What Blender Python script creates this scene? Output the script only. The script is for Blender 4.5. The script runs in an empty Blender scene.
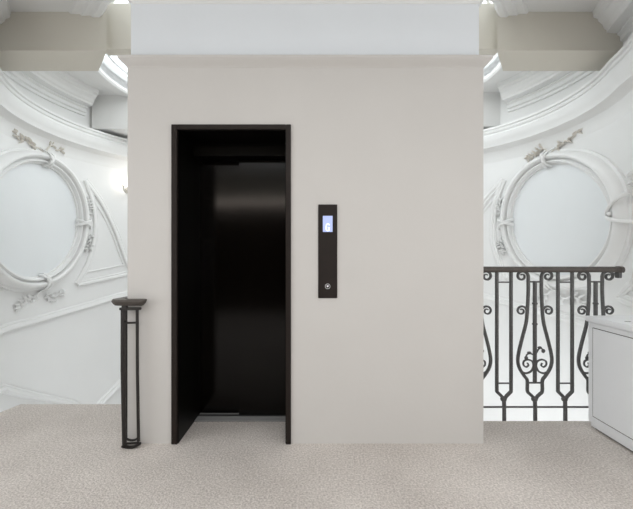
import bpy, bmesh, math, random
from mathutils import Vector, Matrix
from mathutils.geometry import tessellate_polygon
PI = math.pi
random.seed(4)
C = bpy.context.scene.collection
sc = bpy.context.scene

# ------------------------------------------------------------------ camera, world, lights, exposure
cam_d = bpy.data.cameras.new('camera'); cam = bpy.data.objects.new('camera', cam_d); C.objects.link(cam)
cam_d.sensor_width = 36; cam_d.lens = 36 * 360 / 633; cam_d.clip_start = .05
cam.location = (0, 0, 1.26); cam.rotation_euler = (PI / 2, 0, 0)
sc.camera = cam
w = bpy.data.worlds.new('world'); sc.world = w; w.use_nodes = True
w.node_tree.nodes['Background'].inputs[0].default_value = (.75, .85, 1, 1)
w.node_tree.nodes['Background'].inputs[1].default_value = .3
def area(name, loc, rot, sx, sy, power, col):
    l = bpy.data.lights.new(name, 'AREA'); l.shape = 'RECTANGLE'; l.size = sx; l.size_y = sy
    l.energy = power; l.color = col
    o = bpy.data.objects.new(name, l); C.objects.link(o); o.location = loc; o.rotation_euler = rot
    return o
# daylight: strip window, rooflight, skylight; side, rear and low lamps are unseen added fill
area('window_left_daylight', (-3.22, -.1, 1.40), (0, -PI / 2, 0), 1.7, 3.2, 36, (.93, .97, 1))  # unseen side fill, added to light the cabinet side and hall walls
area('window_right_daylight', (3.22, -.1, 1.40), (0, PI / 2, 0), 1.7, 3.0, 22, (.97, .98, 1))
area('window_daylight', (1.6, -2.22, 1.4), (PI / 2, 0, 0), 2.6, 1.8, 18, (1, .98, .96))  # unseen fill added behind the camera, kept out of the door's reflection
area('strip_window_daylight', (-1.6, -2.27, 2.41), (PI / 2, 0, 0), 3.0, .13, 11, (1, .86, .74))
area('rooflight_daylight', (-.07, 1.62, 3.34), (0, 0, 0), 2.1, 1.0, 1.5, (.90, .96, 1))
area('rear_rooflight_daylight', (0, -.75, 3.15), (0, 0, 0), 3.2, 1.6, 52, (.96, .98, 1))  # unseen overhead fill added to brighten carpet and lift wall
area('skylight_daylight', (-.25, 4.35, 3.58), (0, 0, 0), 4.0, 1.9, 33, (.95, .99, 1))
area('screen_left_daylight', (-1.9, 2.5, -1.3), (PI / 2, 0, 0), 1.2, 2.0, 19, (.94, .975, 1))  # low fill pair added under the landing to brighten the curved walls
area('screen_right_daylight', (1.8, 2.5, -1.3), (PI / 2, 0, 0), 1.2, 2.0, 42, (.94, .975, 1))
SKYLIGHT_GLOW = 1.3
vs = sc.view_settings
vs.view_transform = 'Standard'; vs.look = 'None'; vs.gamma = 1; vs.use_curve_mapping = False
vs.exposure = 0.0

# ------------------------------------------------------------------ materials
def mat(name, col, rough=.6, metal=0, spec=.5, var=0, vscale=3, bump=0, bscale=60, emit=None, estr=0):
    m = bpy.data.materials.new(name); m.use_nodes = True
    nt = m.node_tree; b = nt.nodes['Principled BSDF']
    b.inputs['Base Color'].default_value = (*col, 1); b.inputs['Roughness'].default_value = rough
    b.inputs['Metallic'].default_value = metal; b.inputs['Specular IOR Level'].default_value = spec
    tc = nt.nodes.new('ShaderNodeTexCoord')
    if var:
        n = nt.nodes.new('ShaderNodeTexNoise'); n.inputs['Scale'].default_value = vscale; n.inputs['Detail'].default_value = 5
        nt.links.new(tc.outputs['Object'], n.inputs['Vector'])
        r = nt.nodes.new('ShaderNodeValToRGB')
        r.color_ramp.elements[0].position = .3; r.color_ramp.elements[1].position = .7
        r.color_ramp.elements[0].color = (*[c * (1 - var) for c in col], 1)
        r.color_ramp.elements[1].color = (*[min(1, c * (1 + var)) for c in col], 1)
        nt.links.new(n.outputs['Fac'], r.inputs['Fac']); nt.links.new(r.outputs['Color'], b.inputs['Base Color'])
    if bump:
        n2 = nt.nodes.new('ShaderNodeTexNoise'); n2.inputs['Scale'].default_value = bscale; n2.inputs['Detail'].default_value = 4
        nt.links.new(tc.outputs['Object'], n2.inputs['Vector'])
        bp = nt.nodes.new('ShaderNodeBump'); bp.inputs['Strength'].default_value = bump; bp.inputs['Distance'].default_value = .01
        nt.links.new(n2.outputs['Fac'], bp.inputs['Height']); nt.links.new(bp.outputs['Normal'], b.inputs['Normal'])
    if emit:
        b.inputs['Emission Color'].default_value = (*emit, 1); b.inputs['Emission Strength'].default_value = estr
    return m
M = {}
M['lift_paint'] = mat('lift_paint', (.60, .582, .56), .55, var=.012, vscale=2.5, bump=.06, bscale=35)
M['plaster'] = mat('plaster', (.86, .86, .85), .6, var=.012, vscale=2, bump=.05, bscale=30)
M['moulding'] = mat('moulding', (.87, .87, .86), .5, var=.012, vscale=6)
M['disc'] = mat('disc', (.85, .875, .885), .55, var=.008, vscale=2)
M['sprig'] = mat('sprig', (.74, .70, .64), .65, var=.08, vscale=25)  # top sprigs only: their shading is put into this tan
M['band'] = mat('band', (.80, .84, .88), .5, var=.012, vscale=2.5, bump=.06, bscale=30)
M['beam'] = mat('beam', (.72, .68, .60), .65, var=.015, vscale=2, bump=.05, bscale=30)
M['iron'] = mat('iron', (.10, .099, .098), .45, .2, .5, var=.2, vscale=60, bump=.15, bscale=140)  # black iron lightened: the light the right balustrade catches is in the colour
M['iron_dark'] = mat('iron_dark', (.022, .019, .017), .42, .3, .5, var=.2, vscale=60, bump=.15, bscale=140)
M['handrail'] = mat('handrail', (.075, .064, .056), .42, .2, .5, var=.2, vscale=30)
M['bronze'] = mat('bronze', (.016, .011, .009), .45, 0, .22, var=.1, vscale=20)
M['dark_wood'] = mat('dark_wood', (.03, .02, .014), .6, spec=.2, var=.3, vscale=6)
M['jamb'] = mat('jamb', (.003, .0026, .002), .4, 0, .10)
M['steel'] = mat('steel', (.42, .42, .42), .5, .25)
M['groove'] = mat('groove', (.05, .05, .05), .5, .5)
M['cabinet'] = mat('cabinet', (.92, .94, .96), .4, var=.008, vscale=4)
M['cabinet_gap'] = mat('cabinet_gap', (.12, .11, .10), .6)
M['screen'] = mat('screen', (.1, .12, .2), .3, emit=(.50, .58, .93), estr=.88)
M['digit'] = mat('digit', (.9, .9, .95), .4, emit=(1, 1, 1), estr=1.2)
M['button_metal'] = mat('button_metal', (.75, .75, .75), .3, .7)
M['bulb'] = mat('bulb', (1, .95, .85), .4, emit=(1, .93, .82), estr=9)
M['sconce'] = mat('sconce', (.5, .48, .44), .45, .1, var=.1, vscale=40)
M['glass'] = mat('glass', (.9, .95, 1), .2, emit=(.93, .98, 1), estr=SKYLIGHT_GLOW)
M['bars'] = mat('bars', (.85, .86, .86), .5)
M['frame_paint'] = mat('frame_paint', (.8, .8, .78), .5)

# brushed dark lift door
def door_mat():
    m = mat('door_metal', (.002, .0014, .001), .13, 0, .2)
    nt = m.node_tree; b = nt.nodes['Principled BSDF']
    tc = nt.nodes.new('ShaderNodeTexCoord'); mp = nt.nodes.new('ShaderNodeMapping'); mp.inputs['Scale'].default_value = (600, 600, 6)
    n = nt.nodes.new('ShaderNodeTexNoise'); n.inputs['Scale'].default_value = 1
    bp = nt.nodes.new('ShaderNodeBump'); bp.inputs['Strength'].default_value = .04; bp.inputs['Distance'].default_value = .002
    nt.links.new(tc.outputs['Object'], mp.inputs['Vector']); nt.links.new(mp.outputs['Vector'], n.inputs['Vector'])
    nt.links.new(n.outputs['Fac'], bp.inputs['Height']); nt.links.new(bp.outputs['Normal'], b.inputs['Normal'])
    return m
M['door'] = door_mat()

def carpet_mat():
    m = bpy.data.materials.new('carpet'); m.use_nodes = True
    nt = m.node_tree; b = nt.nodes['Principled BSDF']; b.inputs['Roughness'].default_value = .95
    b.inputs['Specular IOR Level'].default_value = .1
    tc = nt.nodes.new('ShaderNodeTexCoord')
    v = nt.nodes.new('ShaderNodeTexVoronoi'); v.inputs['Scale'].default_value = 110
    n = nt.nodes.new('ShaderNodeTexNoise'); n.inputs['Scale'].default_value = 88; n.inputs['Detail'].default_value = 6; n.inputs['Roughness'].default_value = .7
    n3 = nt.nodes.new('ShaderNodeTexNoise'); n3.inputs['Scale'].default_value = 1.6; n3.inputs['Detail'].default_value = 3
    for k in (v, n, n3): nt.links.new(tc.outputs['Object'], k.inputs['Vector'])
    mx = nt.nodes.new('ShaderNodeMath'); mx.operation = 'MULTIPLY_ADD'; mx.inputs[1].default_value = .55
    nt.links.new(n.outputs['Fac'], mx.inputs[0])
    m2 = nt.nodes.new('ShaderNodeMath'); m2.operation = 'MULTIPLY_ADD'; m2.inputs[1].default_value = .16; m2.inputs[2].default_value = .125
    nt.links.new(n3.outputs['Fac'], m2.inputs[0]); nt.links.new(m2.outputs[0], mx.inputs[2])
    r = nt.nodes.new('ShaderNodeValToRGB')
    r.color_ramp.elements[0].position = .40; r.color_ramp.elements[0].color = (.455, .412, .38, 1)
    r.color_ramp.elements[1].position = .585; r.color_ramp.elements[1].color = (.88, .825, .78, 1)
    nt.links.new(mx.outputs[0], r.inputs['Fac']); nt.links.new(r.outputs['Color'], b.inputs['Base Color'])
    bp = nt.nodes.new('ShaderNodeBump'); bp.inputs['Strength'].default_value = .5; bp.inputs['Distance'].default_value = .006
    nt.links.new(v.outputs['Distance'], bp.inputs['Height']); nt.links.new(bp.outputs['Normal'], b.inputs['Normal'])
    return m
M['carpet'] = carpet_mat()
M['stone'] = mat('stone', (.62, .58, .53), .5, var=.05, vscale=4)

# ------------------------------------------------------------------ helpers
def link_mesh(name, bm, m, parent=None, smooth=None, recalc=True):
    if recalc: bmesh.ops.recalc_face_normals(bm, faces=bm.faces)
    me = bpy.data.meshes.new(name); bm.to_mesh(me); bm.free()
    me.materials.append(M[m])
    if smooth is not None:
        for p in me.polygons: p.use_smooth = True
        me.set_sharp_from_angle(angle=math.radians(smooth))
    o = bpy.data.objects.new(name, me); C.objects.link(o)
    if parent:
        o.parent = parent
        o.matrix_parent_inverse = Matrix.Translation(-parent.location)
    return o
def struct(name, bm, m, parent=None, smooth=None, label=None):
    o = link_mesh(name, bm, m, parent, smooth); o['kind'] = 'structure'
    if label: o['label'] = label
    return o
def thing(name, loc, label, cat, group=None, kind=None):
    o = bpy.data.objects.new(name, None); C.objects.link(o); o.location = loc; o.empty_display_size = .1
    o['label'] = label
    if kind: o['kind'] = kind
    o['category'] = cat
    if group: o['group'] = group
    return o
def box(bm, x0, x1, y0, y1, z0, z1, bev=0):
    vs_ = [bm.verts.new((x, y, z)) for x in (x0, x1) for y in (y0, y1) for z in (z0, z1)]
    f = [(0, 1, 3, 2), (4, 6, 7, 5), (0, 4, 5, 1), (2, 3, 7, 6), (0, 2, 6, 4), (1, 5, 7, 3)]
    fs = [bm.faces.new([vs_[i] for i in q]) for q in f]
    if bev:
        es = {e for q in fs for e in q.edges}
        bmesh.ops.bevel(bm, geom=list(es), offset=bev, segments=2, affect='EDGES', clamp_overlap=True)
def boxm(*a, **k):
    bm = bmesh.new(); box(bm, *a, **k); return bm
def prism(bm, pts, z0, z1):                       # plan polygon extruded upwards
    a = [bm.verts.new((x, y, z0)) for x, y in pts]; b = [bm.verts.new((x, y, z1)) for x, y in pts]
    n = len(pts)
    for i in range(n): bm.faces.new((a[i], a[(i + 1) % n], b[(i + 1) % n], b[i]))
    for t in tessellate_polygon([[Vector((x, y, 0)) for x, y in pts]]):
        bm.faces.new([a[i] for i in t]); bm.faces.new([b[i] for i in t[::-1]])
def extrude_x(bm, prof, x0, x1):                  # (y,z) profile along x
    a = [bm.verts.new((x0, y, z)) for y, z in prof]; b = [bm.verts.new((x1, y, z)) for y, z in prof]
    n = len(prof)
    for i in range(n): bm.faces.new((a[i], a[(i + 1) % n], b[(i + 1) % n], b[i]))
    bm.faces.new(a[::-1]); bm.faces.new(b)
def ring_strip(bm, rings, closed_path, closed_prof=True, caps=True):
    n = len(rings); m = len(rings[0])
    V = [[bm.verts.new(p) for p in r] for r in rings]
    for i in range(n if closed_path else n - 1):
        A, B = V[i], V[(i + 1) % n]
        for j in range(m if closed_prof else m - 1):
            bm.faces.new((A[j], A[(j + 1) % m], B[(j + 1) % m], B[j]))
    if caps and not closed_path and closed_prof:
        bm.faces.new(V[0][::-1]); bm.faces.new(V[-1])
def catmull(P, n=8, closed=False):
    out = []; N = len(P)
    for i in range(N if closed else N - 1):
        if closed: p = [P[(i + k) % N] for k in (-1, 0, 1, 2)]
        else: p = [P[max(0, i - 1)], P[i], P[i + 1], P[min(N - 1, i + 2)]]
        for k in range(n):
            t = k / n
            out.append(tuple(.5 * ((2 * p[1][a]) + (-p[0][a] + p[2][a]) * t + (2 * p[0][a] - 5 * p[1][a] + 4 * p[2][a] - p[3][a]) * t * t
                             + (-p[0][a] + 3 * p[1][a] - 3 * p[2][a] + p[3][a]) * t ** 3) for a in range(len(P[0]))))
    if not closed: out.append(tuple(P[-1]))
    return out
def normals2(P, closed=False):
    N = len(P); out = []
    for i in range(N):
        a = P[(i - 1) % N] if (closed or i) else P[0]; b = P[(i + 1) % N] if (closed or i < N - 1) else P[-1]
        dx, dy = b[0] - a[0], b[1] - a[1]; l = math.hypot(dx, dy) or 1
        out.append((-dy / l, dx / l))
    return out
def tube(bm, P, r, n=8, taper=None):              # round tube along 3-D points
    P = [Vector(p) for p in P]; rings = []
    t0 = (P[1] - P[0]).normalized(); u = t0.orthogonal().normalized()
    for i, p in enumerate(P):
        t = (P[min(i + 1, len(P) - 1)] - P[max(i - 1, 0)]).normalized()
        u = (u - t * u.dot(t)).normalized(); v = t.cross(u)
        rr = r if taper is None else r * taper[i] if isinstance(taper, list) else r * (1 + (taper - 1) * i / (len(P) - 1))
        rings.append([p + (u * math.cos(2 * PI * k / n) + v * math.sin(2 * PI * k / n)) * rr for k in range(n)])
    ring_strip(bm, rings, False)
def ball(bm, c, r, sx=1, sy=1, sz=1, seg=10):
    bmesh.ops.create_uvsphere(bm, u_segments=seg, v_segments=seg // 2 + 1, radius=r,
                              matrix=Matrix.Translation(c) @ Matrix.Diagonal((sx, sy, sz, 1)))

# the oval hall: two half-round ends, wall coordinates (s along the wall, z up, off towards the room)
ARC = {'left': (-1.317, 4.156, 1.99), 'right': (1.031, 3.744, 1.83)}
def W(side, s, z, off=0.0):
    cx, cy, r = ARC[side]; th = s / r
    if side == 'right' and th < -.40: r += .33 * (-.40 - th)
    return Vector((cx + (r - off) * math.cos(th), cy + (r - off) * math.sin(th), z))
def aim(side, px, py, off=0.0):                   # wall coordinates of a sight line from the eye
    cx, cy, r = ARC[side]; r -= off; u = (px - 316.5) / 360
    a = u * u + 1; b = -2 * (u * cx + cy); c = cx * cx + cy * cy - r * r
    d = (-b + math.sqrt(max(0, b * b - 4 * a * c))) / (2 * a)
    th = math.atan2(d - cy, u * d - cx)
    if side == 'left' and th < 0: th += 2 * PI
    return th * ARC[side][2], 1.26 - (py - 254.5) * d / 360
def wall_sweep(bm, side, path, prof, closed=False, wide=None):   # prof: (t across the path in the wall, off)
    N = normals2(path, closed); wide = wide or [1] * len(path)
    rings = [[W(side, p[0] + n[0] * t * k_, p[1] + n[1] * t * k_, off) for t, off in prof] for p, n, k_ in zip(path, N, wide)]
    ring_strip(bm, rings, closed)
def arc_sweep(bm, side, th0, th1, prof, n=64):    # prof: (off, z) horizontal moulding
    r = ARC[side][2]
    rings = [[W(side, (th0 + (th1 - th0) * i / n) * r, z, off) for off, z in prof] for i in range(n + 1)]
    ring_strip(bm, rings, False)
TL = (PI / 2, PI + math.asin(1.456 / 1.99)); TR = (-.61, PI / 2)
SPAN = {'left': TL, 'right': TR}
ZC = 3.45; ZB = -2.6

# ------------------------------------------------------------------ structure
for side in ('left', 'right'):
    bm = bmesh.new(); arc_sweep(bm, side, *SPAN[side], [(0, ZB), (0, ZC), (-.2, ZC), (-.2, ZB)], 96)
    if side == 'right': arc_sweep(bm, side, -.80, TR[0], [(0, 2.45), (0, ZC), (-.12, ZC), (-.12, 2.45)], 16)
    struct('wall_' + side, bm, 'plaster', smooth=30)
a = W('left', TL[0] * ARC['left'][2], 0); b = W('right', TR[1] * ARC['right'][2], 0)
bm = bmesh.new(); prism(bm, [(a.x, a.y), (b.x, b.y), (b.x, b.y + .2), (a.x, a.y + .2)], ZB, ZC); struct('wall_back', bm, 'plaster')
lp = W('left', TL[1] * ARC['left'][2], 0); rp = W('right', TR[0] * ARC['right'][2], 0)
# landing room
bm = bmesh.new(); prism(bm, [(lp.x, lp.y), (-3.3, 2.7), (-3.3, -2.3), (-3.5, -2.3), (-3.5, 2.9), (lp.x - .12, 2.9)], ZB, ZC); struct('wall_landing_left', bm, 'plaster')
bm = bmesh.new(); prism(bm, [(rp.x, rp.y), (3.3, 2.66), (3.3, -2.3), (3.5, -2.3), (3.5, 2.86), (rp.x + .12, 2.86)], ZB, ZC); struct('wall_landing_right', bm, 'plaster')
bm = bmesh.new()
for bx in ((-3.5, -3.0, 0, 3.2), (-3.0, .3, 2.50, 3.2), (.3, 2.9, 0, .5), (.3, 2.9, 2.3, 3.2), (2.9, 3.5, 0, 3.2)):
    box(bm, bx[0], bx[1], -2.5, -2.3, bx[2], bx[3])
struct('wall_front', bm, 'beam')
struct('wall_front_panelled', boxm(-3.0, .3, -2.5, -2.3, 0, 2.33), 'dark_wood')  # unseen dark stretch of wall, added to keep the lift door's reflection black
floor_pts = [(-3.5, -2.5), (3.5, -2.5), (3.5, 2.66), (2.58, 2.66), (2.62, 2.724), (1.11, 2.724), (1.11, 3.03), (-2.49, 3.03), (-2.53, 2.85), (-2.67, 2.7), (-3.5, 2.7)]
bm = bmesh.new(); prism(bm, floor_pts, -.22, 0); struct('floor', bm, 'carpet')
struct('floor_lower', boxm(-3.6, 3.4, 2.4, 6.4, ZB - .1, ZB), 'stone')
# landing ceiling with a rooflight well in front of the lift
bm = bmesh.new()
for bx in ((-3.5, -1.75, -2.5, 2.38), (1.75, 3.5, -2.5, 2.38), (-1.15, 1.05, .1, 1.08), (-1.15, 1.05, -2.5, -1.6), (-1.75, -1.15, .1, 2.38), (1.05, 1.75, .1, 2.38), (-1.75, -1.15, -2.5, -1.6), (1.05, 1.75, -2.5, -1.6), (-1.15, 1.05, 2.16, 2.38)):
    box(bm, bx[0], bx[1], bx[2], bx[3], 3.0, 3.2)
for bx in ((-1.25, -1.15, 1.0, 2.2), (1.05, 1.15, 1.0, 2.2), (-1.15, 1.05, 1.0, 1.08), (-1.15, 1.05, 2.16, 2.24)):
    box(bm, bx[0], bx[1], bx[2], bx[3], 3.2, 3.36)
box(bm, -1.25, 1.15, 1.0, 2.24, 3.36, 3.42); box(bm, -1.8, 1.8, -1.65, .15, 3.2, 3.26)
box(bm, -3.5, 3.5, 2.36, 2.42, 3.0, ZC)
struct('ceiling_landing', bm, 'plaster')

# hall ceiling: flat, with a smooth oval opening
OPEN = [(-1.735, 3.07), (-1.87, 3.19), (-2.17, 3.5), (-2.43, 3.9), (-2.55, 4.35), (-2.48, 4.85), (-2.15, 5.25), (-1.4, 5.5), (-.2, 5.5), (.9, 5.25), (1.7, 4.95),
        (2.05, 4.5), (2.08, 4.05), (1.9, 3.6), (1.58, 3.18), (1.46, 3.055), (.9, 2.75), (-.1, 2.6), (-1.2, 2.76)]
op = catmull(OPEN, 6, True)
nn = normals2(op, True)
area2 = sum(op[i][0] * op[(i + 1) % len(op)][1] - op[(i + 1) % len(op)][0] * op[i][1] for i in range(len(op)))
sg = -1 if area2 > 0 else 1                        # outward normal sign
outw = [(n[0] * sg, n[1] * sg) for n in nn]
bm = bmesh.new()
rings = []
cxo, cyo = -.15, 4.2
for (x, y), n in zip(op, outw):
    ang = math.atan2(y - cyo, x - cxo); ca, sa = math.cos(ang), math.sin(ang)
    t = min((3.4 / abs(ca)) if ca else 9, (2.2 if sa > 0 else 1.78) / abs(sa) if abs(sa) > 1e-6 else 9)
    far = (cxo + ca * t, cyo + sa * t)
    rings.append([Vector((x, y, ZC)), Vector((*far, ZC)), Vector((*far, ZC + .1)), Vector((x, y, ZC + .1))])
ring_strip(bm, rings, True)
struct('ceiling', bm, 'plaster')
# moulded surround of the skylight well, then the well's bright steps
bm = bmesh.new()
prof = [(0, ZC + .30), (0, ZC - .03), (.02, ZC - .05), (.06, ZC - .05), (.075, ZC - .035), (.13, ZC - .035), (.145, ZC - .02), (.20, ZC - .02), (.22, ZC + .005), (.22, ZC + .12), (.1, ZC + .30)]
ring_strip(bm, [[Vector((p[0] + n[0] * t, p[1] + n[1] * t, z)) for t, z in prof] for p, n in zip(op, outw)], True)
struct('trim_1', bm, 'moulding', smooth=25)
sky = bpy.data.objects.new('window_1', None); C.objects.link(sky); sky.location = (-.2, 4.2, 3.6); sky['kind'] = 'structure'
bm = bmesh.new()
vs_ = [bm.verts.new((p[0] + n[0] * .02, p[1] + n[1] * .02, ZC + .17)) for p, n in zip(op, outw)]
bmesh.ops.triangulate(bm, faces=[bm.faces.new(vs_)])
link_mesh('skylight_glass', bm, 'glass', sky)
for k in range(3):
    bm = bmesh.new(); t0 = -.10 - .12 * k
    pr = [(t0, ZC + .165), (t0, ZC + .14), (t0 + .022, ZC + .14), (t0 + .022, ZC + .165)]
    ring_strip(bm, [[Vector((p[0] + n[0] * t, p[1] + n[1] * t, z)) for t, z in pr] for p, n in zip(op, outw)], True)
    link_mesh('glazing_bar', bm, 'bars', sky)

# cornices round the hall
C1 = [(0, 2.52), (.012, 2.56), (.02, 2.60), (.05, 2.655), (.10, 2.685), (.145, 2.695), (.15, 2.72), (.172, 2.75), (.19, 2.79), (.198, 2.835), (.185, 2.845), (.185, 2.86), (.20, 2.868), (.205, 2.885), (.19, 2.892), (.19, 2.902), (.21, 2.912), (.21, 2.935), (.0, 2.955)]
C2 = [(0, 3.14), (.025, 3.145), (.025, 3.175), (.05, 3.185), (.05, 3.225), (.075, 3.24), (.075, 3.255), (.165, 3.262), (.17, 3.285), (.19, 3.30), (.205, 3.335), (.24, 3.365), (.245, 3.385), (.28, 3.40), (.29, 3.448), (0, 3.448)]
k = 2
for side, name in (('left', 'left'), ('right', 'right')):
    bm = bmesh.new(); arc_sweep(bm, side, -.80 if side == 'right' else TL[0], SPAN[side][1], C1, 96); struct('trim_%d' % k, bm, 'moulding', smooth=25); k += 1
th = {'left': (math.radians(158), TL[1]), 'right': (TR[0], math.radians(34))}
for side in ('left', 'right'):
    bm = bmesh.new(); arc_sweep(bm, side, *th[side], C2, 72); struct('trim_%d' % k, bm, 'moulding', smooth=25); k += 1
# downstand returns where the upper cornice stops
struct('ceiling_return_left', boxm(-3.09, -2.42, 4.95, 5.35, 2.99, ZC), 'plaster')
struct('ceiling_return_right', boxm(1.9, 2.50, 4.86, 5.2, 2.99, ZC), 'plaster')
# transverse beams
bm = bmesh.new(); prism(bm, [(-3.05, 3.25), (-1.895, 3.25), (-1.93, 3.30), (-2.19, 3.614), (-3.25, 3.614)], 3.102, ZC); struct('beam_left', bm, 'beam')
bm = bmesh.new(); prism(bm, [(1.632, 3.25), (2.80, 3.25), (2.86, 3.614), (1.873, 3.614), (1.66, 3.30)], 3.102, ZC); struct('beam_right', bm, 'beam')
struct('beam_infill_left', boxm(-1.97, -1.24, 3.305, 3.42, 3.148, 3.565), 'beam')
struct('beam_infill_right', boxm(1.10, 1.69, 3.305, 3.42, 3.148, 3.565), 'beam')

# lift shaft: front wall with the door opening, sides, back, ledge, upper band
SX0, SX1, SY = -1.26, 1.113, 2.4
bm = bmesh.new()
xs = [SX0, -.963, -.170, SX1]; zs = [ZB, 0, 2.123, 2.52]
V = {(i, j): bm.verts.new((xs[i], SY, zs[j])) for i in range(4) for j in range(4)}
for i in range(3):
    for j in range(3):
        if (i, j) != (1, 1): bm.faces.new((V[i, j], V[i + 1, j], V[i + 1, j + 1], V[i, j + 1]))
for q in (((SX0, SY), (SX0, 4.3)), ((SX0, 4.3), (SX1, 4.3)), ((SX1, 4.3), (SX1, SY))):
    bm.faces.new([bm.verts.new((*p, z)) for p, z in ((q[0], ZB), (q[1], ZB), (q[1], 2.52), (q[0], 2.52))])
bmesh.ops.remove_doubles(bm, verts=bm.verts, dist=1e-4)
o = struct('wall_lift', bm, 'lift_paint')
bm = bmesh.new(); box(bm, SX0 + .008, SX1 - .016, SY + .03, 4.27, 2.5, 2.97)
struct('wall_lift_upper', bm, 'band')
def shaft_band(prof):                              # (out, z) profile carried round three sides
    bm = bmesh.new()
    cs = [((SX0, 4.3), (-1, 0)), ((SX0, SY), (-1, -1)), ((SX1, SY), (1, -1)), ((SX1, 4.3), (1, 0))]
    ring_strip(bm, [[Vector((c[0] + d[0] * o_, c[1] + d[1] * o_, z)) for o_, z in prof] for c, d in cs], False)
    return bm
struct('trim_6', shaft_band([(-.04, 2.50), (.0, 2.503), (.006, 2.512), (.012, 2.518), (.034, 2.538), (.042, 2.548), (.044, 2.549), (.044, 2.566), (.040, 2.570), (-.04, 2.570)]), 'lift_paint')
struct('trim_7', shaft_band([(-.05, 2.948), (-.022, 2.95), (-.010, 2.957), (.0, 2.97), (.02, 2.978), (.024, 3.01), (-.05, 3.01)]), 'plaster')
struct('ceiling_lift', boxm(SX0 + .01, SX1 - .01, SY + .01, 4.29, 2.97, 3.0), 'plaster')

# dado rails and stair skirting on the hall walls
def dense(P, n=14): return catmull(P, n)
DADO = [(-.045, 0), (-.045, .012), (-.03, .022), (-.015, .022), (-.008, .03), (.02, .04), (.035, .035), (.045, .02), (.045, 0)]
def rail(name, side, pix, prof, extra0=None, extra1=None):
    P = [aim(side, *p, off=.02) for p in pix]
    if extra0: P.insert(0, (P[0][0] + extra0[0], P[0][1] + extra0[1]))
    if extra1: P.append((P[-1][0] + extra1[0], P[-1][1] + extra1[1]))
    bm = bmesh.new(); wall_sweep(bm, side, dense(P), prof); return struct(name, bm, 'moulding', smooth=25)
rail('trim_8', 'left', [(0, 331), (40, 319), (85, 306), (127, 294)], DADO, (.5, -.1), (-.9, .12))
rail('trim_9', 'right', [(486, 297), (530, 309), (585, 323)], DADO, (.8, .12), (-.6, -.1))
rail('trim_10', 'left', [(0, 389), (8, 389.5), (40, 397), (70, 403)], [(t_, o_ * 1.6) for t_, o_ in DADO], (.3, .0), (-.12, -.10))
rail('trim_11', 'left', [(98, 406), (112, 391.5), (127, 376)], [(t_, o_ * 1.6) for t_, o_ in DADO], (.12, -.12), (-.6, .55))

# panels beside the medallions: three-sided moulded frames
PANEL = [(-.038, 0), (-.038, .014), (-.026, .024), (-.010, .020), (.004, .034), (.024, .034), (.036, .022), (.036, 0)]
THIN = [(-.012, 0), (-.012, .012), (0, .018), (.012, .012), (.012, 0)]
def panel(name, side, edges):
    bm = bmesh.new()
    for e in edges: wall_sweep(bm, side, catmull(e, 8), PANEL)
    cen = [sum(p[i] for e in edges for p in e) / sum(len(e) for e in edges) for i in (0, 1)]
    for e in edges:
        wall_sweep(bm, side, catmull([(cen[0] + (p[0] - cen[0]) * .74, cen[1] + (p[1] - cen[1]) * .74) for p in e], 8), THIN)
    struct(name, bm, 'moulding', smooth=25)
A = lambda side, pts: [aim(side, *p, off=.02) for p in pts]
e1 = A('left', [(86.5, 180), (94, 203), (96.5, 230), (90, 260), (78, 284)])
e2 = A('left', [(78, 284), (100, 279.5), (132, 272.5)]) 
e3 = A('left', [(86.5, 180), (103, 203), (117, 232), (126, 257), (132, 272)])
panel('trim_12', 'left', [e1, e2, e3])
f1 = A('right', [(503, 180), (495, 203), (492.5, 230), (496, 255), (505, 278)])
sc0 = f1[-1]
f2 = [sc0, (sc0[0] + .45, sc0[1] + .05), (sc0[0] + 1.0, sc0[1] + .12)]
f3 = [f1[0], (f1[0][0] + .25, f1[0][1] - .25), (f1[0][0] + .6, f1[0][1] - .75), f2[-1]]
panel('trim_13', 'right', [f1, f2, f3])
# its twin at the near side of the right medallion
g1 = A('right', [(618, 297), (626, 287.5), (633.5, 277.5)])[::-1]
g1.insert(0, (g1[0][0] - .30, g1[0][1] + .55))
g2 = A('right', [(618, 298), (626, 301), (634, 304)]); g2.append((g2[-1][0] - .40, g2[-1][1] - .03))
g2[0] = g1[-1]
panel('trim_14', 'right', [g1, g2])

# ------------------------------------------------------------------ lift door
dr = bpy.data.objects.new('door_1', None); C.objects.link(dr); dr.location = (-.566, 2.4, 0); dr['kind'] = 'structure'
dr['label'] = 'black bronze sliding lift door in a deep dark frame'
bm = bmesh.new()
X0, X1, X2, X3, Z1, Z2 = -.963, -.925, -.203, -.170, 2.09, 2.123
box(bm, X0, X1, 2.385, 2.90, 0, Z2, .002); box(bm, X2, X3, 2.385, 2.90, 0, Z2, .002); box(bm, X1, X2, 2.385, 2.78, Z1, Z2, .002)
link_mesh('door_frame', bm, 'bronze', dr)
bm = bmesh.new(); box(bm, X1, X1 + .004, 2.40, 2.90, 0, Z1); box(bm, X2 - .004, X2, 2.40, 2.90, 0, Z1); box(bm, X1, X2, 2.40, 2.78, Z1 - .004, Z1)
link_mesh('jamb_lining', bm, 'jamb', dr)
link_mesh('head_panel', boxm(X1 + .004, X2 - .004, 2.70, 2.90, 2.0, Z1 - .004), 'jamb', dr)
link_mesh('door_leaf', boxm(-.603, X2 - .005, 2.80, 2.83, .012, 1.998, bev=.003), 'door', dr)
link_mesh('door_leaf', boxm(X1 + .005, -.585, 2.845, 2.875, .012, 1.998, bev=.003), 'door', dr)
bm = bmesh.new(); box(bm, X1 + .004, X2 - .004, 2.714, 2.762, 0, .006); box(bm, X1 + .004, X2 - .004, 2.768, 2.795, 0, .006); box(bm, X1 + .004, X2 - .004, 2.835, 2.843, 0, .006); box(bm, X1 + .004, X2 - .004, 2.877, 2.9, 0, .006)
sill = link_mesh('threshold', bm, 'steel', dr)
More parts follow.
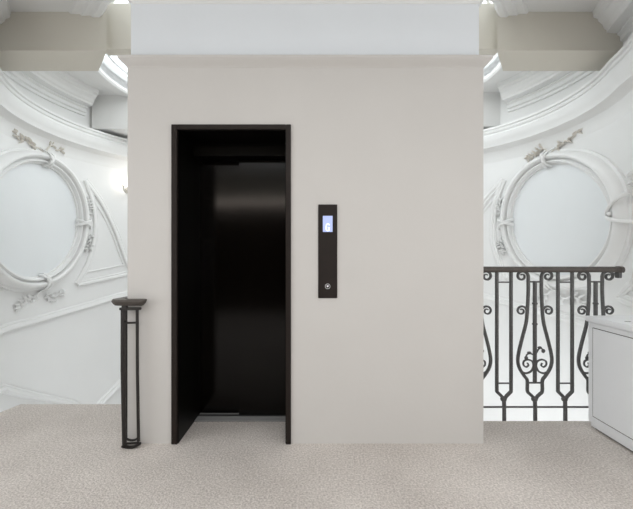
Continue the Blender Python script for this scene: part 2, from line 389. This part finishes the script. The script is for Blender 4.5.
link_mesh('threshold_track', boxm(X1 + .004, X2 - .004, 2.714, 2.9, .0005, .003), 'groove', dr)

# ------------------------------------------------------------------ call panel
K = 2.4 / 360
fx = lambda p: (p - 316.5) * K
fz = lambda p: 1.26 - (p - 254.5) * K
t = thing('call_panel', (fx(327.6), 2.4, fz(251)), 'dark bronze lift call panel with a lit G display on the pale wall', 'call panel')
link_mesh('faceplate', boxm(fx(318.2), fx(337.2), 2.391, 2.4005, fz(298), fz(204.6), bev=.002), 'bronze', t)
scr = link_mesh('display_screen', boxm(fx(322.8), fx(332.5), 2.3895, 2.393, fz(232), fz(216)), 'screen', t)
scr['label'] = 'pale blue lit display'
def flat_bar(bm, P, wd, y0, y1):                   # polyline ribbon in the wall plane
    N = normals2(P)
    ring_strip(bm, [[Vector((p[0] + n[0] * wd / 2, y0, p[1] + n[1] * wd / 2)), Vector((p[0] - n[0] * wd / 2, y0, p[1] - n[1] * wd / 2)),
                     Vector((p[0] - n[0] * wd / 2, y1, p[1] - n[1] * wd / 2)), Vector((p[0] + n[0] * wd / 2, y1, p[1] + n[1] * wd / 2))] for p, n in zip(P, N)], False)
bm = bmesh.new()
gpts = [(329.3, 225.3), (328.6, 224.2), (327.4, 223.9), (326.4, 224.6), (326.1, 227), (326.2, 229.6), (327.0, 230.7), (328.3, 230.7), (329.1, 229.9), (329.2, 228.0), (327.8, 227.9)]
flat_bar(bm, [(fx(a_), fz(b_)) for a_, b_ in gpts], .0052, 2.3887, 2.3897)
link_mesh('floor_letter', bm, 'digit', scr)
def disc_ring(bm, cx, cz, r0, r1, y0, y1, n=28):
    ring_strip(bm, [[Vector((cx + math.cos(2 * PI * i / n) * r, y, cz + math.sin(2 * PI * i / n) * r)) for r, y in ((r0, y0), (r1, y0), (r1, y1), (r0, y1))] for i in range(n)], True)
bm = bmesh.new(); cx, cz = fx(327.6), fz(286.2)
disc_ring(bm, cx, cz, .0005, .0125, 2.3895, 2.392)
btn = link_mesh('call_button', bm, 'jamb', t)
bm = bmesh.new(); disc_ring(bm, cx, cz, .0145, .0175, 2.388, 2.392)
link_mesh('button_ring', bm, 'button_metal', btn)
bm = bmesh.new()
tri = [(-.0072, .0045), (.0072, .0045), (0, -.0065)]
va = [bm.verts.new((cx + a_, 2.3885, cz + b_)) for a_, b_ in tri]; vb = [bm.verts.new((cx + a_, 2.3897, cz + b_)) for a_, b_ in tri]
bm.faces.new(va); bm.faces.new(vb[::-1])
for i in range(3): bm.faces.new((va[i], va[(i + 1) % 3], vb[(i + 1) % 3], vb[i]))
link_mesh('arrow_symbol', bm, 'digit', btn)

# ------------------------------------------------------------------ wrought iron
def iron_bar(bm, P, wd, dep, y, taper=1.0, t_from=0.0):        # octagonal bar following (x, z) points in the plane y
    N = normals2(P); rings = []
    for i, (p, n) in enumerate(zip(P, N)):
        s = 1 + (taper - 1) * max(0, i / (len(P) - 1) - t_from) / (1 - t_from)
        a_, d_ = wd / 2 * s, dep / 2
        sec = [(a_, d_ * .5), (a_ * .5, d_), (-a_ * .5, d_), (-a_, d_ * .5), (-a_, -d_ * .5), (-a_ * .5, -d_), (a_ * .5, -d_), (a_, -d_ * .5)]
        rings.append([Vector((p[0] + n[0] * u, y + v, p[1] + n[1] * u)) for u, v in sec])
    ring_strip(bm, rings, False)
RY = 2.80; RK = RY / 360
qx = lambda p: (p - 316.5) * RK
qz = lambda p: 1.26 - (p - 254.5) * RK
Q = lambda P: [(qx(a_), qz(b_)) for a_, b_ in P]
bal = thing('balustrade', (1.75, RY, 0), 'black wrought iron balustrade with lyre scrolls at the right landing edge', 'balustrade')
# handrail
bm = bmesh.new()
z0, z1 = qz(272.2), qz(266.6); zm = (z0 + z1) / 2
hp = [(-.026, z0), (-.032, z0 + .008), (-.034, zm), (-.028, z1 - .006), (-.015, z1), (.015, z1), (.028, z1 - .006), (.034, zm), (.032, z0 + .008), (.026, z0)]
ring_strip(bm, [[Vector((x, RY + a_ * k_, zm + (b_ - zm) * k_)) for a_, b_ in hp] for x, k_ in ((1.112, 1), (qx(617.5), 1), (qx(617.6), 1.12), (qx(621), 1.12), (qx(622.3), .85))], False)
hr = link_mesh('handrail', bm, 'handrail', bal, smooth=40)
bm = bmesh.new(); box(bm, qx(616.5), qx(620.3), RY - .02, RY + .02, qz(278), qz(271.5), .004)
tube(bm, [(qx(618), RY, qz(274.5)), (qx(618) + .01, RY + .04, qz(274.5)), (qx(618) + .03, RY + .09, qz(274.5))], .012)
link_mesh('wall_bracket', bm, 'iron', bal, smooth=40)
bm = bmesh.new(); iron_bar(bm, [(1.112, qz(407)), (qx(627), qz(407))], .013, .013, RY); link_mesh('bottom_rail', bm, 'iron', bal)
def narrow(cx_):
    o_ = cx_ - 503.8
    bm = bmesh.new()
    bars = []
    for s in (-1, 1):
        bm = bmesh.new()
        P = Q([(cx_ + s * 7.1, 271), (cx_ + s * 7.1, 330), (cx_ + s * 7.1, 389)]) 
        P += Q(catmull([(cx_ + s * 7.1, 391.5), (cx_ + s * 4.6, 394), (cx_ + s * 1.9, 396.8), (cx_ + s * .6, 400.5)], 5))
        iron_bar(bm, P, .024, .024, RY)
        bars.append(link_mesh('picket', bm, 'iron', bal, smooth=30))
    for y in (282.2, 383.2):
        bm = bmesh.new(); iron_bar(bm, Q([(cx_ - 7, y), (cx_ + 7, y)]), .011, .012, RY); link_mesh('cross_tie', bm, 'iron', bars[0])
    bm = bmesh.new()
    iron_bar(bm, Q([(cx_, 398.5), (cx_ + .3, 410), (cx_ + .3, 426)]), .026, .026, RY)
    ball(bm, (qx(cx_ - .6), RY, qz(399)), .023)
    link_mesh('foot_post', bm, 'iron', bars[0], smooth=40)
def spiral(cx_, cy_, s, r0, r1, turns=1.38, n=34, a0=0.0):
    out = []
    for i in range(n + 1):
        u = i / n; a_ = a0 + u * turns * 2 * PI
        if u < .18: r = r0 + (r1 - r0) * (u / .18)
        else: r = r1 * (1 - .70 * ((u - .18) / .82))
        out.append((cx_ - s * (-1) * 0 + s * r * math.cos(a_), cy_ - r * math.sin(a_)))
    return out
def lyre(c, sides=(-1, 1)):
    root = None
    for s in sides:
        bm = bmesh.new()
        # strand: top scroll rolls outwards, bulb below, then the neck to the foot
        sp = spiral(c + s * 12.9, 276.2, -s, 6.3, 4.9)
        P = catmull([(c + s * .7, 400.5), (c + s * 2.2, 396.8), (c + s * 4.8, 394.2), (c + s * 7.4, 391), (c + s * 7.6, 380.5), (c + s * 10.5, 376), (c + s * 15.2, 368.5), (c + s * 17, 361), (c + s * 16, 352),
                     (c + s * 12.6, 338), (c + s * 9, 324), (c + s * 7.6, 312), (c + s * 6.6, 292), (c + s * 6.6, 280)], 5)
        iron_bar(bm, Q(P + sp), .023, .023, RY, .38, len(P) / (len(P) + len(sp)))
        st = link_mesh('lyre_strand', bm, 'iron', bal, smooth=30)
        if root is None: root = st
        bm = bmesh.new()
        P = catmull([(c + s * 7.9, 318), (c + s * 8.2, 314)], 4) + spiral(c + s * 13.4, 310.8, -s, 5.4, 4.4)
        iron_bar(bm, Q(P), .017, .020, RY, .55)
        link_mesh('scroll', bm, 'iron', st, smooth=30)
        bm = bmesh.new()
        P = catmull([(c + s * 16, 367), (c + s * 13, 371.5), (c + s * 8.5, 373.2), (c + s * 3.6, 371), (c + s * 1.4, 366), (c + s * 2.6, 361.4), (c + s * 7, 359.6), (c + s * 10.9, 361.2), (c + s * 11.4, 364.8), (c + s * 8.8, 367), (c + s * 6.4, 365.3), (c + s * 7.4, 363)], 5)
        iron_bar(bm, Q(P), .015, .016, RY, .7)
        link_mesh('scroll', bm, 'iron', st, smooth=30)
    bm = bmesh.new()
    iron_bar(bm, Q([(c, 281), (c, 383)]), .026, .026, RY)
    for y in (303.5, 324): ball(bm, (qx(c), RY, qz(y)), .021, 1, 1, .6)
    bar = link_mesh('centre_bar', bm, 'iron', bal, smooth=30)
    x0 = -7.5 if -1 in sides else 0
    for y in (281.8, 382.8):
        bm = bmesh.new(); iron_bar(bm, Q([(c + x0, y), (c + 7.5, y)]), .012, .014, RY); link_mesh('cross_tie', bm, 'iron', bar)
    sprays = [[(c, 357), (c + 2, 352), (c + 4.5, 348.5), (c + 7.5, 349), (c + 8.5, 351)]]
    if -1 in sides: sprays.append([(c, 356), (c - 3, 354), (c - 6, 353.6), (c - 8.3, 355.2), (c - 8.6, 358)])
    for sp in sprays:
        bm = bmesh.new()
        iron_bar(bm, Q(catmull(sp, 5)), .012, .012, RY, .8)
        e = sp[-1]; ball(bm, (qx(e[0]), RY, qz(e[1])), .015, 1, .6, 1.1); ball(bm, (qx(sp[2][0]), RY - .004, qz(sp[2][1] - 1.2)), .012, 1.5, .6, .8)
        link_mesh('leaf_spray', bm, 'iron', bar, smooth=40)
    bm = bmesh.new()
    iron_bar(bm, Q([(c, 398.5), (c + .4, 410), (c + .4, 426)]), .026, .026, RY)
    ball(bm, (qx(c - .6), RY, qz(399)), .023)
    link_mesh('foot_post', bm, 'iron', root, smooth=40)
lyre(473.6, (1,)); narrow(503.9); lyre(534.8); narrow(565); lyre(595.6)

# end post of the left balustrade, in front of the lift wall
NY = 2.345; NK = NY / 360
nx = lambda p: (p - 316.5) * NK
nz = lambda p: 1.26 - (p - 254.5) * NK
post = thing('balustrade_post', (nx(130), NY, 0), 'slim black iron end post with curled handrail at the lift wall corner', 'balustrade post')
bm = bmesh.new()
pth = [(nx(146.2), NY), (nx(142.5), NY), (nx(136), NY), (nx(124), NY), (nx(117.0), NY + .010), (nx(114.2), NY + .038), (nx(116), NY + .075), (-1.302, NY + .13), (-1.302, NY + .6)]
pth = catmull(pth, 6); N = normals2(pth)
zb, zt = nz(305.5), nz(299.0)
sec = [(-.014, zb), (-.024, zb + .010), (-.033, zb + .026), (-.026, zt - .003), (0, zt + .002), (.026, zt - .003), (.033, zb + .026), (.024, zb + .010), (.014, zb)]
zc = (zb + zt) / 2
rings = []
for i, (p, n) in enumerate(zip(pth, N)):
    k_ = min(1, .35 + .11 * i)
    rings.append([Vector((p[0] + n[0] * a_ * k_, p[1] + n[1] * a_ * k_, zt + (b_ - zt) * k_)) for a_, b_ in sec])
ring_strip(bm, rings, False); link_mesh('handrail', bm, 'handrail', post, smooth=45)
bm = bmesh.new(); box(bm, nx(120.3), nx(140.5), NY - .017, NY + .017, nz(310), nz(307.4), .003); box(bm, nx(122.5), nx(127), NY - .012, NY + .012, nz(307.6), nz(304.5))
link_mesh('top_plate', bm, 'iron_dark', post)
NP = lambda P: [(nx(a_), nz(b_)) for a_, b_ in P]
bm = bmesh.new(); iron_bar(bm, NP([(123.1, 309), (123.0, 370), (124.4, 440), (124.6, 447)]), .026, .026, NY); link_mesh('bar', bm, 'iron_dark', post, smooth=30)
bm = bmesh.new(); iron_bar(bm, NP([(137.2, 309), (137.4, 370), (138.4, 432), (138.6, 441)]), .017, .02, NY); link_mesh('bar', bm, 'iron_dark', post, smooth=30)
bm = bmesh.new(); iron_bar(bm, [(-1.298, .10), (-1.298, nz(308))], .022, .022, NY + .115)
iron_bar(bm, [(-1.298, .10), (-1.298, .0)], .03, .03, NY + .115); link_mesh('bar', bm, 'iron_dark', post, smooth=30)
bm = bmesh.new(); iron_bar(bm, NP([(124, 323), (137.3, 322.6)]), .013, .014, NY)
ball(bm, (nx(125.5), NY, nz(320.5)), .010); link_mesh('cross_tie', bm, 'iron_dark', post, smooth=40)
bm = bmesh.new(); iron_bar(bm, NP(catmull([(124.4, 436), (127, 439), (131.5, 440.3), (136, 439.3), (138.6, 436.5)], 5)), .012, .018, NY)
iron_bar(bm, NP([(124.6, 443.5), (138.6, 443)]), .012, .018, NY)
iron_bar(bm, NP(catmull([(122.4, 445.6), (128, 447), (134, 446.7), (140, 443.6)], 5)), .016, .03, NY)
link_mesh('foot', bm, 'iron_dark', post, smooth=40)

# ------------------------------------------------------------------ white cabinet at the right
cab = thing('cabinet', (2.3, 2.3, 0), 'low white cabinet with overhanging top in front of the iron balustrade', 'cabinet')
cx0, cx1, cy0, cy1 = 1.988, 2.95, 1.72, 2.635
link_mesh('body', boxm(cx0, cx1, cy0, cy1, .045, .772, bev=.004), 'cabinet', cab)
link_mesh('top', boxm(cx0 - .016, cx1 + .016, cy0 - .016, cy1 + .012, .772, .812, bev=.006), 'cabinet', cab)
bm = bmesh.new()
box(bm, cx0 - .002, cx0 + .01, cy0 + .045, cy1 - .045, .095, .735)
link_mesh('panel_gap', bm, 'cabinet_gap', cab)
link_mesh('side_panel', boxm(cx0 - .004, cx0 + .012, cy0 + .049, cy1 - .049, .099, .731, bev=.002), 'cabinet', cab)
bm = bmesh.new(); box(bm, cx0 + .014, cx1 - .014, cy0 + .014, cy1 - .012, .014, .046); link_mesh('plinth', bm, 'cabinet', cab)
bm = bmesh.new(); box(bm, cx0 + .03, cx1 - .03, cy0 + .03, cy1 - .03, .0, .015); link_mesh('floor_gap', bm, 'cabinet_gap', cab)
for q in range(3):
    bm = bmesh.new(); box(bm, 2.06 + .075 * q, 2.10 + .075 * q, 2.40, 2.412, .8115, .8128); link_mesh('vent_slot', bm, 'cabinet_gap', cab)

# ------------------------------------------------------------------ wall medallions
RING = [(.085, 0), (.085, .026), (.072, .034), (.066, .034), (.062, .058), (.050, .088), (.030, .108), (.012, .112), (-.004, .098), (-.012, .074), (-.018, .050), (-.026, .050), (-.030, .072), (-.040, .088), (-.052, .084), (-.060, .060), (-.064, .036), (-.078, .032), (-.085, 0)]
def leaf(bm, side, s, z, ang, L, wd, off=.02):
    # pointed curled leaf lying on the wall
    ca, sa = math.cos(ang), math.sin(ang)
    rows = []
    for i in range(6):
        u = i / 5; hw = wd * math.sin(PI * min(1, .12 + u * .88)) * (1 - .25 * u)
        lift = off + .03 * math.sin(PI * u)
        row = []
        for v, dz in ((-1, -.012), (0, .006), (1, -.012)):
            row.append(W(side, s + ca * L * u - sa * hw * v, z + sa * L * u + ca * hw * v, lift + dz))
        rows.append(row)
    top = [[bm.verts.new(p) for p in r] for r in rows]
    bot = [[bm.verts.new(W(side, *wallco(side, p), max(.0, wall_off(side, p) - .014))) for p in r] for r in rows]
    for i in range(5):
        for j in range(2):
            bm.faces.new((top[i][j], top[i + 1][j], top[i + 1][j + 1], top[i][j + 1]))
            bm.faces.new((bot[i][j], bot[i][j + 1], bot[i + 1][j + 1], bot[i + 1][j]))
        for j in (0, 2): bm.faces.new((top[i][j], top[i + 1][j], bot[i + 1][j], bot[i][j]))
    for i in (0, 5):
        for j in range(2): bm.faces.new((top[i][j], top[i][j + 1], bot[i][j + 1], bot[i][j]))
def wallco(side, p):
    cx, cy, r = ARC[side]; th = math.atan2(p.y - cy, p.x - cx)
    if side == 'left' and th < 0: th += 2 * PI
    return th * r, p.z
def wall_off(side, p):
    cx, cy, r = ARC[side]; return r - math.hypot(p.x - cx, p.y - cy)
def sprig(side, pix, q, tan, root, seed):
    # curling ribbon end with small leaves, lying on the wall
    rnd = random.Random(seed)
    P = catmull([aim(side, *p, off=.03) for p in pix], 6)
    N = normals2(P); cp = []
    for i, (p, n) in enumerate(zip(P, N)):
        u = i / (len(P) - 1); wv = .016 * math.sin(u * 9 + seed) * u
        cp.append(W(side, p[0] + n[0] * wv, p[1] + n[1] * wv, .018 + .012 * math.sin(u * 7)))
    bm = bmesh.new(); tube(bm, cp, .009, 6, .7)
    k0 = int(len(P) * .35)
    for i in range(k0, len(P), max(2, (len(P) - k0) // 5)):
        a_ = P[max(0, i - 1)]; b_ = P[min(len(P) - 1, i + 1)]
        base = math.atan2(b_[1] - a_[1], b_[0] - a_[0])
        for da in (1.0, -.9):
            if rnd.random() < .8: leaf(bm, side, P[i][0], P[i][1], base + da + rnd.uniform(-.4, .4), rnd.uniform(.05, .085), rnd.uniform(.010, .016))
    leaf(bm, side, P[-1][0], P[-1][1], base, .06, .015)
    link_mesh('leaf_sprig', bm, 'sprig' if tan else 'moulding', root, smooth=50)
def medallion(side, cx_, rx_, cy_, ry_, label, ties, sprigs):
    n = 120
    path = [aim(side, cx_ + rx_ * math.cos(2 * PI * i / n), cy_ - ry_ * math.sin(2 * PI * i / n), .08) for i in range(n)]
    if sum(path[i][0] * path[(i + 1) % n][1] - path[(i + 1) % n][0] * path[i][1] for i in range(n)) < 0: path.reverse(); flip = True
    else: flip = False
    near = [math.cos(2 * PI * i / n) * (1 if side == 'right' else -1) for i in range(n)]
    if flip: near.reverse()
    wide = [1 + (.75 if side == 'right' else .45) * max(0, c_) for c_ in near]
    s0 = sum(p[0] for p in path) / n; zc_ = sum(p[1] for p in path) / n
    root = thing('medallion', W(side, s0, zc_), label, 'wall medallion')
    bm = bmesh.new(); wall_sweep(bm, side, path, [(-t, o) for t, o in RING], True, wide)
    link_mesh('ring_moulding', bm, 'moulding', root, smooth=28)
    bm = bmesh.new()
    N = normals2(path, True)                          # points to the inside of an anticlockwise path
    inner = [(p[0] + m_[0] * .07 * k_, p[1] + m_[1] * .07 * k_) for p, m_, k_ in zip(path, N, wide)]
    rr = [[W(side, s0 + (p[0] - s0) * k_, zc_ + (p[1] - zc_) * k_, o) for k_, o in ((1, .001), (1, .012), (.66, .013), (.33, .013), (.01, .013))] for p in inner]
    ring_strip(bm, rr, True, closed_prof=False); d = link_mesh('disc', bm, 'disc', root, smooth=30); d['label'] = 'smooth cool white disc'
    for q, ph in enumerate(ties):
        i = int(round(ph / 360 * n)) % n
        if flip: i = n - 1 - i
        px, pz = path[i]; ex, ez = -N[i][0], -N[i][1]; tx, tz = -ez, ex
        wk = wide[i]; at = lambda u, v: (px + ex * u * wk + tx * v, pz + ez * u * wk + tz * v)
        bm = bmesh.new()                             # crossed ribbon over the ring
        def hump(u): return .012 + .114 * max(0, 1 - (abs(u) / .108) ** 3)
        for sgn in (-1, 1):
            rings = []
            for k_ in range(13):
                u = -.10 + .22 * k_ / 12; v = sgn * (u + .05 * (wk - 1) * 1.6 + .02) * .42 * wk
                rings.append([W(side, *at(u, v - .019), hump(u)), W(side, *at(u, v - .008), hump(u) + .012), W(side, *at(u, v + .008), hump(u) + .012), W(side, *at(u, v + .019), hump(u)), W(side, *at(u, v), max(0, hump(u) - .03))])
            ring_strip(bm, rings, False)
        ball(bm, W(side, *at(-.02, 0), .108), .024, seg=12)
        link_mesh('ribbon_tie', bm, 'moulding', root, smooth=35)
    for q, (pix, tan) in enumerate(sprigs): sprig(side, pix, q, tan, root, q + (3 if side == 'left' else 20))
    return root
medallion('left', 33.5, 52.3, 220, 64, 'round plaster medallion with ribbon ties on the left curved wall', (73, 180, 286, 356.4),
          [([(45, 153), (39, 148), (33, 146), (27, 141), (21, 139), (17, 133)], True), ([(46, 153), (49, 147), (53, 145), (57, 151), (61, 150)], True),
           ([(85, 221), (88, 214), (90, 207), (87, 200)], False), ([(86, 229), (89, 234), (92, 241), (88, 249)], False),
           ([(45, 288), (38, 294), (33, 299), (25, 301), (19, 306)], False), ([(46, 288), (48, 295), (54, 298), (62, 293)], False)])
medallion('right', 559.8, 55.8, 219.5, 63, 'round plaster medallion on the right curved wall above the iron balustrade', (106, 183.6, 257, 7),
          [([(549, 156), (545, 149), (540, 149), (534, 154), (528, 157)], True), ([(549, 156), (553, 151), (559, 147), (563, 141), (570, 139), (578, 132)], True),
           ([(505, 219), (501, 213), (499, 207), (501, 201)], False), ([(504, 228), (501, 236), (500, 243), (502, 251)], False),
           ([(552, 289), (546, 295), (541, 300), (535, 303)], False), ([(553, 289), (560, 296), (568, 300), (576, 297), (582, 303)], False),
           ([(629, 203), (631, 195), (631.5, 187), (631, 178)], False)])

# ------------------------------------------------------------------ wall sconce half hidden by the lift
s1, z1_ = aim('left', 128, 190)
sco = thing('wall_sconce', W('left', s1, z1_), 'small lit wall sconce peeping out beside the left edge of the lift', 'wall lamp')
bm = bmesh.new(); ball(bm, W('left', s1, z1_, .012), .05, seg=14); link_mesh('backplate', bm, 'sconce', sco, smooth=40)
for sgn in (1, -1):
    bm = bmesh.new()
    P = [(s1, z1_, .03), (s1 + sgn * .03, z1_ - .05, .08), (s1 + sgn * .08, z1_ - .06, .11), (s1 + sgn * .12, z1_ - .02, .12), (s1 + sgn * .12, z1_ + .03, .12)]
    tube(bm, [W('left', *p) for p in catmull(P, 5)], .011, 8)
    ball(bm, W('left', s1 + sgn * .12, z1_ + .035, .12), .024, 1, 1, .5)
    arm = link_mesh('arm', bm, 'sconce', sco, smooth=40)
    bm = bmesh.new(); ball(bm, W('left', s1 + sgn * .12, z1_ + .085, .12), .022, 1, 1, 2.0)
    link_mesh('bulb', bm, 'bulb', arm, smooth=60)
pl = bpy.data.lights.new('sconce_light', 'POINT'); pl.energy = 1.3; pl.color = (1, .93, .84); pl.shadow_soft_size = .05
po = bpy.data.objects.new('sconce_light', pl); C.objects.link(po); po.location = W('left', s1 - .02, z1_ + .10, .2)

# strip window, and unseen windows added for the fill lamps, behind and beside the camera
def window(n_, p0, p1, z0_, z1w, across):
    wn = bpy.data.objects.new('window_%d' % n_, None); C.objects.link(wn); wn.location = ((p0[0] + p1[0]) / 2, (p0[1] + p1[1]) / 2, z0_); wn['kind'] = 'structure'
    def bx(bm, u0, u1, za, zb, hw):
        if across == 'x': box(bm, u0, u1, p0[1] - hw, p0[1] + hw, za, zb)
        else: box(bm, p0[0] - hw, p0[0] + hw, u0, u1, za, zb)
    a0, a1 = (p0[0], p1[0]) if across == 'x' else (p0[1], p1[1])
    bm = bmesh.new()
    for i in range(4): 
        u = a0 + (a1 - a0 - .04) * i / 3; bx(bm, u, u + .04, z0_, z1w, .03)
    bx(bm, a0, a1, z0_, z0_ + .04, .03); bx(bm, a0, a1, z1w - .04, z1w, .03)
    link_mesh('window_frame', bm, 'frame_paint', wn)
    bm = bmesh.new(); bx(bm, a0, a1, z0_, z1w, .006); link_mesh('pane', bm, 'disc', wn)
window(2, (.3, -2.33), (2.9, -2.33), .5, 2.3, 'x')
window(3, (-3.0, -2.33), (.3, -2.33), 2.33, 2.50, 'x')
window(4, (-3.27, -1.7), (-3.27, 1.5), .7, 2.4, 'y')
window(5, (3.27, -1.6), (3.27, 1.4), .7, 2.4, 'y')
